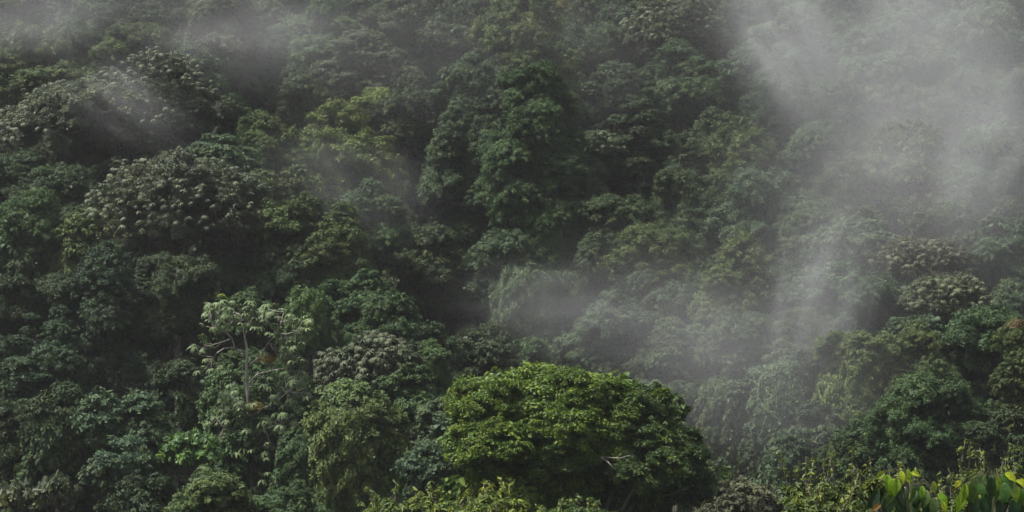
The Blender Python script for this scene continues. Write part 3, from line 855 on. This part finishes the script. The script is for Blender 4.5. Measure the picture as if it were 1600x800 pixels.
def small_plant(name, cat, label, px, py, y, size, n, color, seed, leafL=.3, up=.9, group=None):
    """A tuft: strap leaves spraying from one base (bromeliads on a bough, fan leaves)."""
    g = np.random.default_rng(seed)
    c = at(px, py, y)
    th = g.uniform(0, 6.28, n); el = g.uniform(.1, 1.35, n)
    D = np.stack([np.cos(th) * np.cos(el), np.sin(th) * np.cos(el), np.sin(el)], -1)
    P0 = D * g.uniform(.15, .75, (n, 1)) * size * np.array([1.25, 1, .8])
    V = leaf_quads(g, P0, D, leafL, .22, droop=.1, up=up, jitter=.3)
    me = quad_mesh(name, V, M_LEAF, g.uniform(0, 1, n))
    o = mesh_obj(name, me, None, c, color=color)
    tag(o, label, cat, group)
    return o
small_plant('bromeliad', 'bromeliad', 'rusty orange tuft growing right of the whitish trunk, the upper one of two', 421, 566, EMY - .6, .95, 500, (.16, .10, .015), 1, .22, group='orange tufts in the bare branched tree')
small_plant('bromeliad', 'bromeliad', 'yellow orange tuft in the fork of the whitish trunk, the lower one of two', 398, 640, EMY - .5, .9, 420, (.20, .15, .02), 2, .24, group='orange tufts in the bare branched tree')
small_plant('creeper', 'creeper', 'rust coloured leaves of a creeper on the olive tree at the right edge', 1592, 512, 116.0, 1.0, 700, (.085, .058, .022), 3, .2)
small_plant('creeper', 'creeper', 'ochre leaves of a creeper on the summit of the tall olive giant', 872, 14, 207.0, 2.2, 900, (.085, .078, .028), 4, .3)

# ------------------------------------------------------------------ fan-leaved tree, umbrella palms low left
def fan_tree(px, top, w, h, y, color, label, name, n_sprays, seed, leaf=.42):
    g = np.random.default_rng(seed); rng = random.Random(seed)
    c = at(px, top + h * .5, y); gz = float(terrain_h(c.x, y)); O = Vector((c.x, y, gz))
    root = empty(name, O); tag(root, label, 'tree')
    pxm = HF * y / 800; rx, rz = w / 2 * pxm, h / 2 * pxm
    cc = Vector((0, 0, c.z - gz))
    V, F = [], []
    fork = cc + Vector((0, 0, -rz * .9))
    tube(V, F, [(0, 0, -.4), fork * .5, fork], [.22, .16, .12], 7)
    VV, TT = [], []
    for k in range(n_sprays):
        d = rdirs(g, 1, -.3)[0]
        e = Vector((d[0] * rx, d[1] * rx * .9, d[2] * rz)) * g.uniform(.45, .95) + cc
        if k < 26: tube(V, F, [fork, fork.lerp(e, .55) + Vector((0, 0, .25)), e], [.06, .04, .02], 5)
        n = 22
        a = g.uniform(0, 6.28, n); el = g.uniform(-.35, .35, n)
        D = np.stack([np.cos(a) * np.cos(el), np.sin(a) * np.cos(el), np.sin(el)], -1)
        P0 = np.array(e) + D * leaf * .55 + np.array([0, 0, 1]) * g.normal(0, .05, (n, 1))
        VV.append(leaf_quads(g, P0, D, leaf, .26, droop=.45, up=.9, jitter=.25)); TT.append(g.uniform(0, .6, n) + g.uniform(0, .4))
    mesh_obj('trunk', poly_mesh('trunk', V, F, M_BARK, True), root)
    mesh_obj('crown', quad_mesh('crown', np.concatenate(VV), M_BROAD, np.concatenate(TT)), root, cc * 0, color=color)
fan_tree(292, 668, 112, 85, 116.0, (.062, .125, .034), 'bright fresh green fan leaved tree low on the left', 'fan_leaved_tree', 130, 41)
fan_tree(35, 750, 120, 70, 108.0, (.042, .056, .026), 'fan leaved tree with grey green umbrellas in the bottom left corner', 'fan_leaved_tree', 90, 42, .40)
fan_tree(90, 738, 70, 60, 107.0, (.040, .054, .026), 'small grey green umbrella fronds right of the corner fan leaved tree', 'fan_leaved_tree', 45, 43, .40)

# ------------------------------------------------------------------ shrubs on the near slope
def shrub(px, top, w, h, y, color, label, seed, n, leaf, shoots=14):
    g = np.random.default_rng(seed); rng = random.Random(seed)
    c = at(px, top + h * .55, y); gz = float(terrain_h(c.x, y)); O = Vector((c.x, y, gz))
    root = empty('shrub', O); tag(root, label, 'shrub', 'leafy shrubs on the near slope')
    pxm = HF * y / 800; rx, rz = w / 2 * pxm, h / 2 * pxm
    cc = Vector((0, 0, c.z - gz))
    nl = 7
    C = np.stack([g.uniform(-.7, .7, nl) * rx, g.uniform(-.6, .6, nl) * rx, g.uniform(-.5, .3, nl) * rz], -1) + np.array(cc)
    Rr = np.repeat(g.uniform(.35, .5, (nl, 1)), 3, 1) * np.array([[rx, rx, rz * .9]])
    c1, r1 = children(g, C, Rr, 12, .38, -.2); c2, r2 = children(g, c1, r1, 6, .45, -.2)
    k = g.integers(0, len(c2), n); D = rdirs(g, n, -.3)
    P0 = c2[k] + D * r2[k] * g.uniform(.4, 1.3, (n, 1))
    VV = [leaf_quads(g, P0, D, leaf, .34, droop=.25, up=.6, nv=6)]; TT = [np.clip(.6 * g.uniform(0, 1, n) + .4 * g.uniform(0, 1, len(c2))[k], 0, 1)]
    V, F = [], []
    for s in range(shoots):     # upright leafy shoots break the outline
        b = np.array(C[g.integers(0, nl)]) + np.array([g.uniform(-.3, .3) * rx, g.uniform(-.3, .3) * rx, .3 * rz])
        e = b + np.array([g.normal(0, .12) * rx, g.normal(0, .12) * rx, g.uniform(.35, .75) * rz])
        tube(V, F, [b, e], [.012 * leaf / .1, .005 * leaf / .1], 4)
        m = 18; t = g.uniform(.2, 1, m)[:, None]; a = g.uniform(0, 6.28, m)
        D2 = np.stack([np.cos(a), np.sin(a), np.full(m, .6)], -1)
        VV.append(leaf_quads(g, b + (e - b) * t + nrm(D2) * leaf * .5, nrm(D2), leaf, .34, droop=.1, up=.6, nv=6)); TT.append(g.uniform(.3, 1, m))
    for s in range(7):
        tube(V, F, [(g.normal(0, .1), g.normal(0, .1), -.3), tuple(np.array(cc) * .6 + np.array([C[s][0], C[s][1], 0]) * .5), tuple(C[s])], [.07, .05, .02], 5)
    mesh_obj('stem', poly_mesh('stem', V, F, M_BARK, True), root)
    mesh_obj('foliage', quad_mesh('foliage', np.concatenate(VV), M_BROAD, np.concatenate(TT), 6), root, color=color)
shrub(625, 762, 170, 90, 74.0, (.075, .110, .030), 'yellow green shrub on the bottom edge, left of the taller leafy one', 51, 5200, .22)
shrub(762, 748, 190, 100, 72.0, (.085, .120, .022), 'yellow green leafy shrub on the bottom edge below the bright front tree', 52, 6500, .22)
shrub(900, 776, 130, 70, 76.0, (.062, .100, .030), 'small green shrub on the bottom edge below the middle of the bright front tree', 53, 3600, .20)
shrub(1315, 712, 190, 170, 50.0, (.060, .088, .018), 'fine leaved green shrub left of the plants with large yellow leaves', 54, 9500, .15, 22)
shrub(1290, 770, 120, 90, 44.0, (.085, .115, .035), 'pale green low shrub on the bottom edge in front of the fine leaved one', 55, 4500, .13)
shrub(1395, 715, 80, 140, 38.0, (.070, .100, .020), 'thin shoots of a shrub behind the left plant with large yellow leaves', 56, 3200, .11, 16)
shrub(1490, 728, 120, 120, 40.0, (.058, .085, .022), 'twiggy green shrub between the two plants with large leaves', 57, 5000, .11, 20)
shrub(1545, 705, 110, 140, 36.0, (.065, .095, .022), 'leafy shrub rising behind the right plant with large leaves', 58, 4600, .10, 20)
shrub(1600, 700, 80, 140, 41.0, (.045, .075, .022), 'dark twiggy shrub cut by the right edge near the bottom', 59, 3600, .11, 16)

# ------------------------------------------------------------------ two plants with large heart-shaped leaves, near the camera
def heart_leaf(name, seed, fold=.22):
    rng = random.Random(seed)
    prof = [(0, 0), (.05, .13), (.15, .24), (.32, .32), (.50, .33), (.68, .27), (.85, .15), (1.0, .0)]
    V, F = [], []
    for i, (t, w) in enumerate(prof):
        dz = -.18 * t * t + (0.012 if i % 2 else -.012)
        V.append((t, 0, dz))
        V.append((t - .06 * w, w * .86 * (1 + rng.uniform(-.06, .06)), dz + fold * w + .02 * math.sin(i * 2)))
        V.append((t - .06 * w, -w * .86 * (1 + rng.uniform(-.06, .06)), dz + fold * w - .02 * math.sin(i * 2)))
        V.append((t, w * .43, dz + fold * w * .62 + .012)); V.append((t, -w * .43, dz + fold * w * .62 + .012))
    for i in range(len(prof) - 1):
        a, b = i * 5, (i + 1) * 5
        F += [(a, b, b + 3, a + 3), (a + 3, b + 3, b + 1, a + 1), (a, a + 4, b + 4, b), (a + 4, a + 2, b + 2, b + 4)]
    me = poly_mesh(name, V, F, M_HEART, True)
    return me

def heart_material():
    m, N, L = new_mat('large_leaf')
    out = N.new('ShaderNodeOutputMaterial'); info = N.new('ShaderNodeObjectInfo'); tc = N.new('ShaderNodeTexCoord')
    no = N.new('ShaderNodeTexNoise'); no.inputs['Scale'].default_value = 5; no.inputs['Detail'].default_value = 4
    rp = N.new('ShaderNodeValToRGB')
    rp.color_ramp.elements[0].position = .38; rp.color_ramp.elements[0].color = (.65, .75, .8, 1)
    rp.color_ramp.elements[1].position = .68; rp.color_ramp.elements[1].color = (1.3, 1.12, .8, 1)
    wv = N.new('ShaderNodeTexWave'); wv.inputs['Scale'].default_value = 3.2; wv.inputs['Distortion'].default_value = .6; wv.bands_direction = 'X'
    mul = N.new('ShaderNodeMix'); mul.data_type = 'RGBA'; mul.blend_type = 'MULTIPLY'; mul.inputs['Factor'].default_value = 1
    bs = N.new('ShaderNodeBsdfPrincipled'); bs.inputs['Roughness'].default_value = .34; bs.inputs['Specular IOR Level'].default_value = .45
    bp = N.new('ShaderNodeBump'); bp.inputs['Strength'].default_value = .07; bp.inputs['Distance'].default_value = .02
    tr = N.new('ShaderNodeBsdfTranslucent'); mx = N.new('ShaderNodeMixShader'); mx.inputs[0].default_value = .35
    L.new(tc.outputs['Object'], no.inputs['Vector']); L.new(tc.outputs['Object'], wv.inputs['Vector'])
    L.new(no.outputs['Fac'], rp.inputs['Fac']); L.new(info.outputs['Color'], mul.inputs['A']); L.new(rp.outputs[0], mul.inputs['B'])
    L.new(mul.outputs['Result'], bs.inputs['Base Color']); L.new(mul.outputs['Result'], tr.inputs['Color'])
    L.new(wv.outputs['Fac'], bp.inputs['Height']); L.new(bp.outputs[0], bs.inputs['Normal'])
    L.new(bs.outputs[0], mx.inputs[1]); L.new(tr.outputs[0], mx.inputs[2]); L.new(mx.outputs[0], out.inputs['Surface'])
    return m
M_HEART = heart_material()
HEARTS = [heart_leaf('leaf', 61 + i, f) for i, f in enumerate((.15, .25, .4, .55))]
Gn, Dg, Yl, Yg, Br = (.048, .100, .016), (.016, .040, .012), (.30, .38, .015), (.16, .26, .016), (.16, .075, .02)

def big_leaf_plant(label, y, stem_top, leaves):
    p0 = at(stem_top[0], stem_top[1], y); gz = float(terrain_h(p0.x, y)); O = Vector((p0.x, y, gz))
    root = empty('large_leaved_plant', O); tag(root, label, 'plant', 'plants with large heart shaped leaves')
    rng = random.Random(int(stem_top[0]))
    V, F = [], []
    top = p0 - O
    tube(V, F, [(0, 0, -.3), top * .5 + Vector((.08, 0, 0)), top], [.05, .035, .016], 7)
    for (px, py, ln, ang, yaw, col, dy) in leaves:      # px, py of the leaf base; length in px; ang from straight down (deg)
        b = at(px, py, y + dy) - O
        k = ln * 1.1 * HF * y / 800
        tube(V, F, [top * rng.uniform(.72, .98), (top + b) * .5 + Vector((0, 0, .07)), b], [.005, .004, .004], 5)
        a = R_(ang)
        d = Vector((math.sin(a), -.35 * math.cos(yaw), -math.cos(a))).normalized()
        nrm_ = Vector((math.sin(yaw) * .8, -1, .45)); nrm_ = (nrm_ - d * nrm_.dot(d)).normalized()
        s = nrm_.cross(d)
        M = Matrix((d, s, nrm_)).transposed().to_4x4()
        o = mesh_obj('leaf', HEARTS[rng.randrange(4)], root, b, (k, k * rng.uniform(.8, 1.1), k), M.to_euler(), tuple(v * rng.uniform(.85, 1.15) for v in col))
        if col == Yl: o['label'] = 'yellowed leaf'
        elif col == Br: o['label'] = 'withered brown leaf'
    mesh_obj('stem', poly_mesh('stem', V, F, M_STEM, True), root)

big_leaf_plant('plant with large drooping leaves, several bright yellow, at the bottom right', 26.0, (1420, 742), [
    (1381, 738, 16, -55, .5, Yg, -.1), (1385, 742, 30, 10, .2, Yg, 0), (1394, 748, 26, 4, -.3, Yg, -.1), (1401, 748, 25, -6, .4, Yg, -.15),
    (1408, 736, 18, 8, 0, Yl, -.2), (1418, 733, 18, 12, .8, Yl, -.1), (1424, 738, 14, 70, .2, Yl, 0), (1413, 746, 12, 60, -.4, Yg, -.2),
    (1372, 766, 32, -30, .3, Dg, .1), (1388, 770, 34, -8, -.2, Dg, .05), (1400, 774, 30, 22, .4, Dg, 0), (1412, 760, 36, -18, .2, Dg, .1),
    (1424, 758, 36, 10, -.4, Dg, .12), (1436, 760, 26, -20, .2, Gn, -.1), (1431, 766, 22, -30, .5, Gn, -.15), (1440, 759, 18, 5, .2, Yg, -.25),
    (1447, 766, 26, -12, -.2, Gn, -.1), (1458, 752, 18, 10, .6, Yg, -.05), (1466, 771, 24, 32, .2, Yg, -.2), (1462, 778, 26, -14, -.4, Gn, -.05),
    (1472, 784, 16, 20, .1, Yl, -.25), (1376, 788, 18, -60, .2, Br, -.05), (1450, 780, 30, -4, .1, Dg, .1), (1420, 785, 34, 4, .3, Dg, .2), (1398, 764, 28, -30, .3, Gn, .0)])
big_leaf_plant('plant with large dark drooping leaves and yellow rims in the bottom right corner', 25.0, (1550, 742), [
    (1500, 752, 12, -40, .3, Yl, -.1), (1507, 756, 30, -10, .6, Yg, 0), (1516, 752, 32, 4, -.4, Gn, .05), (1525, 748, 34, -12, .2, Gn, -.05),
    (1531, 756, 20, 12, -.2, Gn, -.2), (1540, 742, 26, -40, .2, Gn, 0), (1548, 745, 34, 0, .4, Dg, -.1), (1545, 760, 34, 8, -.2, Dg, .1), (1553, 744, 26, 20, .3, Gn, -.05),
    (1558, 744, 20, 5, .9, Yg, -.2), (1566, 741, 26, 35, .2, Gn, -.1), (1571, 739, 20, 55, .6, Yl, -.1), (1569, 755, 28, 2, -.4, Gn, -.15), (1564, 760, 24, -24, .2, Gn, -.1),
    (1580, 755, 28, 16, .2, Yg, -.1), (1588, 760, 26, 10, -.3, Gn, 0), (1588, 750, 14, 60, .4, Yl, -.1), (1594, 748, 18, 30, .1, Yl, .0), (1505, 770, 30, -20, .3, Yg, .1),
    (1522, 772, 36, -6, .2, Dg, .15), (1536, 778, 34, 10, -.2, Dg, .15), (1560, 776, 36, -10, .3, Dg, .12), (1580, 780, 32, 14, .2, Dg, .12), (1598, 770, 30, 20, .2, Gn, .05)])

# ------------------------------------------------------------------ undergrowth and the forest that goes on beyond the frame
def scatter(name, pts, size, spin, mesh_list, color, label):
    """Stuff: leafy clumps instanced on points by geometry nodes."""
    me = bpy.data.meshes.new(name)
    me.vertices.add(len(pts)); me.vertices.foreach_set('co', np.asarray(pts, np.float32).reshape(-1))
    a = me.attributes.new('size', 'FLOAT', 'POINT'); a.data.foreach_set('value', np.asarray(size, np.float32))
    a = me.attributes.new('spin', 'FLOAT_VECTOR', 'POINT'); a.data.foreach_set('vector', np.asarray(spin, np.float32).reshape(-1))
    me.update()
    o = mesh_obj(name, me, color=color)
    ng = bpy.data.node_groups.new(name, 'GeometryNodeTree')
    ng.interface.new_socket('Geometry', in_out='INPUT', socket_type='NodeSocketGeometry')
    ng.interface.new_socket('Geometry', in_out='OUTPUT', socket_type='NodeSocketGeometry')
    N, L = ng.nodes, ng.links
    gi, go = N.new('NodeGroupInput'), N.new('NodeGroupOutput')
    ins = N.new('GeometryNodeInstanceOnPoints')
    g2i = N.new('GeometryNodeGeometryToInstance')
    for src in mesh_list[::-1]:
        oi = N.new('GeometryNodeObjectInfo'); oi.inputs['Object'].default_value = src
        L.new(oi.outputs['Geometry'], g2i.inputs[0])
    na = N.new('GeometryNodeInputNamedAttribute'); na.data_type = 'FLOAT'; na.inputs['Name'].default_value = 'size'
    nb = N.new('GeometryNodeInputNamedAttribute'); nb.data_type = 'FLOAT_VECTOR'; nb.inputs['Name'].default_value = 'spin'
    L.new(gi.outputs[0], ins.inputs['Points']); L.new(g2i.outputs[0], ins.inputs['Instance'])
    ins.inputs['Pick Instance'].default_value = True
    L.new(nb.outputs['Attribute'], ins.inputs['Rotation']); L.new(na.outputs['Attribute'], ins.inputs['Scale'])
    L.new(ins.outputs[0], go.inputs[0])
    md = o.modifiers.new('scatter', 'NODES'); md.node_group = ng
    return tag(o, label, kind='stuff')

def scatter_sources(kind, cls):
    """Objects already in the trees that carry the wanted bough meshes."""
    found = {}
    for o in COL.objects:
        if o.type == 'MESH' and o.data in BOUGH[(kind, cls)] and o.data.name not in found: found[o.data.name] = o
    return list(found.values())

def undergrowth():
    g = np.random.default_rng(77)
    n = 5200
    y = g.uniform(108, 270, n); x = g.uniform(-1, 1, n) * (HF * y * 1.15 + 4)
    r = g.uniform(1.3, 2.6, n)
    z = terrain_h(x, y) + g.uniform(0, 1, n) ** 1.5 * 6.5
    scatter('undergrowth', np.stack([x, y, z], -1), r, np.stack([g.normal(0, .2, n), g.normal(0, .2, n), g.uniform(0, 6.28, n)], -1),
            scatter_sources('puff', 'l'), (.034, .050, .022), 'dark leafy undergrowth between the trunks on the slope')
    n = 900
    y = g.uniform(22, 108, n); x = g.uniform(-1, 1, n) * (HF * y * 1.2 + 4)
    scatter('ground_cover', np.stack([x, y, terrain_h(x, y) + .15], -1), g.uniform(.5, 1.0, n), np.stack([0 * x, 0 * x, g.uniform(0, 6.28, n)], -1),
            scatter_sources('puff', 's'), (.045, .07, .022), 'low leafy ground cover on the near slope')
undergrowth()

def outer_forest():
    g = np.random.default_rng(78)
    pts = []
    for i in range(5000):
        y = g.uniform(112, 290); x = g.uniform(-150, 150)
        inside = abs(x) < HF * y + 4
        ztop = float(terrain_h(x, y)) + 15
        above = ztop - .5 > HF / 2 * y
        if inside and not above: continue
        if all((x - a) ** 2 + (y - b) ** 2 > 50 for a, b in pts): pts.append((x, y))
    P, S, Q = [], [], []
    for (x, y) in pts:
        rr = g.uniform(3.6, 5.4); hz = float(terrain_h(x, y)) + g.uniform(9, 12)
        for k in range(13):
            d = rdirs(g, 1, -.4)[0]
            P.append((x + d[0] * rr * .72, y + d[1] * rr * .72, hz + d[2] * rr * .62)); S.append(g.uniform(1.3, 2.3)); Q.append((g.normal(0, .15), g.normal(0, .15), g.uniform(0, 6.28)))
    scatter('forest', P, S, Q, scatter_sources('puff', 'l') + scatter_sources('droop', 'l'), (.042, .062, .028), 'forest going on up and along the slope as one mass')
outer_forest()

# ------------------------------------------------------------------ air: even haze and drifting mist
def haze_box():
    m, N, L = new_mat('haze')
    out = N.new('ShaderNodeOutputMaterial'); pv = N.new('ShaderNodeVolumePrincipled')
    pv.inputs['Color'].default_value = (.90, .92, .95, 1)
    pv.inputs['Density'].default_value = HAZE
    pv.inputs['Anisotropy'].default_value = 0.15
    L.new(pv.outputs[0], out.inputs['Volume'])
    x0, x1, y0, y1, z0, z1 = -425, 425, -125, 905, -50, 118
    V = [(x, y, z) for z in (z0, z1) for y in (y0, y1) for x in (x0, x1)]
    F = [(0, 2, 3, 1), (4, 5, 7, 6), (0, 1, 5, 4), (2, 6, 7, 3), (0, 4, 6, 2), (1, 3, 7, 5)]
    o = mesh_obj('haze', poly_mesh('haze', V, F, m))
    tag(o, 'thin grey haze filling the whole valley', kind='stuff')
HAZE = 0.00012
haze_box()

def mist(px, py, w, h, y, thick, density, seed, label, scale=2.2, lo=.42, hi=.72, tilt=0.0, stretch=(1, 1, 1), soft=1.0):
    """A drifting bank of mist: an ellipsoid whose density fades to nothing at its skin and breaks up into wisps."""
    m, N, L = new_mat('mist')
    out = N.new('ShaderNodeOutputMaterial'); pv = N.new('ShaderNodeVolumePrincipled')
    pv.inputs['Color'].default_value = (.96, .975, .99, 1)
    pv.inputs['Anisotropy'].default_value = 0.1
    tc = N.new('ShaderNodeTexCoord')
    ln = N.new('ShaderNodeVectorMath'); ln.operation = 'LENGTH'
    fall = N.new('ShaderNodeMapRange'); fall.interpolation_type = 'SMOOTHERSTEP'
    fall.inputs['From Min'].default_value = 1.0; fall.inputs['From Max'].default_value = 1.0 - soft
    mp = N.new('ShaderNodeMapping'); mp.inputs['Location'].default_value = (seed * 3.7, seed * 1.9, seed * 2.3); mp.inputs['Scale'].default_value = stretch
    no = N.new('ShaderNodeTexNoise'); no.inputs['Scale'].default_value = scale; no.inputs['Detail'].default_value = 4.0; no.inputs['Distortion'].default_value = .5
    mr = N.new('ShaderNodeMapRange'); mr.inputs['From Min'].default_value = lo; mr.inputs['From Max'].default_value = hi
    m1 = N.new('ShaderNodeMath'); m1.operation = 'MULTIPLY'
    m2 = N.new('ShaderNodeMath'); m2.operation = 'MULTIPLY'; m2.inputs[1].default_value = density
    L.new(tc.outputs['Object'], ln.inputs[0]); L.new(ln.outputs['Value'], fall.inputs['Value'])
    L.new(tc.outputs['Object'], mp.inputs['Vector']); L.new(mp.outputs[0], no.inputs['Vector'])
    L.new(no.outputs['Fac'], mr.inputs['Value'])
    L.new(fall.outputs[0], m1.inputs[0]); L.new(mr.outputs[0], m1.inputs[1]); L.new(m1.outputs[0], m2.inputs[0])
    L.new(m2.outputs[0], pv.inputs['Density']); L.new(pv.outputs[0], out.inputs['Volume'])
    # a coarse ball as the domain
    V, F = [(0, 0, 1)], []
    nu, nv_ = 16, 8
    for i in range(1, nv_):
        t = math.pi * i / nv_
        for j in range(nu):
            V.append((math.sin(t) * math.cos(2 * math.pi * j / nu), math.sin(t) * math.sin(2 * math.pi * j / nu), math.cos(t)))
    V.append((0, 0, -1))
    for j in range(nu):
        F.append((0, 1 + j, 1 + (j + 1) % nu)); e = 1 + (nv_ - 2) * nu
        F.append((len(V) - 1, e + (j + 1) % nu, e + j))
        for i in range(nv_ - 2):
            a = 1 + i * nu
            F.append((a + j, a + nu + j, a + nu + (j + 1) % nu, a + (j + 1) % nu))
    pxm = HF * y / 800
    o = mesh_obj('mist', poly_mesh('mist', V, F, m), None, at(px, py, y), (w / 2 * pxm, thick / 2, h / 2 * pxm), (0, tilt, 0))
    tag(o, label, kind='stuff', group='drifting mist')
    return o

mist(1380, 20, 860, 600, 190, 44, .020, 1, 'brightest bank of mist across the top right', 1.3, .18, .80, .35, (1.5, 1, 1))
mist(1470, 230, 780, 640, 170, 40, .017, 2, 'mist rolling down the right slope', 1.7, .30, .75, .4, (1.6, 1, .8))
mist(1225, 70, 250, 460, 174, 22, .033, 3, 'streak of mist hanging down from the bright bank', 2.2, .30, .76, -.45, (1.5, 1, .7))
mist(1575, 230, 260, 480, 163, 22, .022, 4, 'streak of mist at the right edge', 2.2, .30, .78, .4, (1.5, 1, .7))
mist(1275, 480, 260, 440, 146, 22, .036, 5, 'upright wisp of mist rising from the ravine', 2.1, .38, .74, .3, (1.9, 1, .55))
mist(1150, 540, 820, 520, 134, 30, .016, 6, 'grey mist lying in the ravine behind the front tree', 1.8, .22, .80, .3)
mist(870, 480, 480, 240, 148, 18, .022, 7, 'low band of mist in the centre', 2.4, .34, .76, .1, (1, 1, 1.2))
mist(190, 150, 360, 200, 158, 18, .021, 8, 'small wisp of mist on the widest umbrella leaf tree', 2.2, .36, .74, .6, (.8, 1, 1.7))
mist(60, 0, 640, 260, 188, 28, .024, 9, 'mist drifting in from the top left corner', 1.9, .34, .74, -.2)
mist(380, 40, 560, 260, 190, 24, .019, 10, 'thin mist on the top edge left of the centre', 2.0, .34, .76)
mist(540, 280, 420, 280, 165, 18, .016, 11, 'faint mist below the yellow green tree', 2.0, .34, .78, .4)
mist(1380, 340, 900, 540, 156, 28, .017, 12, 'thin mist over the crowns of the right slope', 1.8, .28, .78, .3)
mist(700, 60, 1500, 420, 190, 40, .0055, 13, 'thin veil of mist along the upper slope', 2.0, .25, .80, .1)
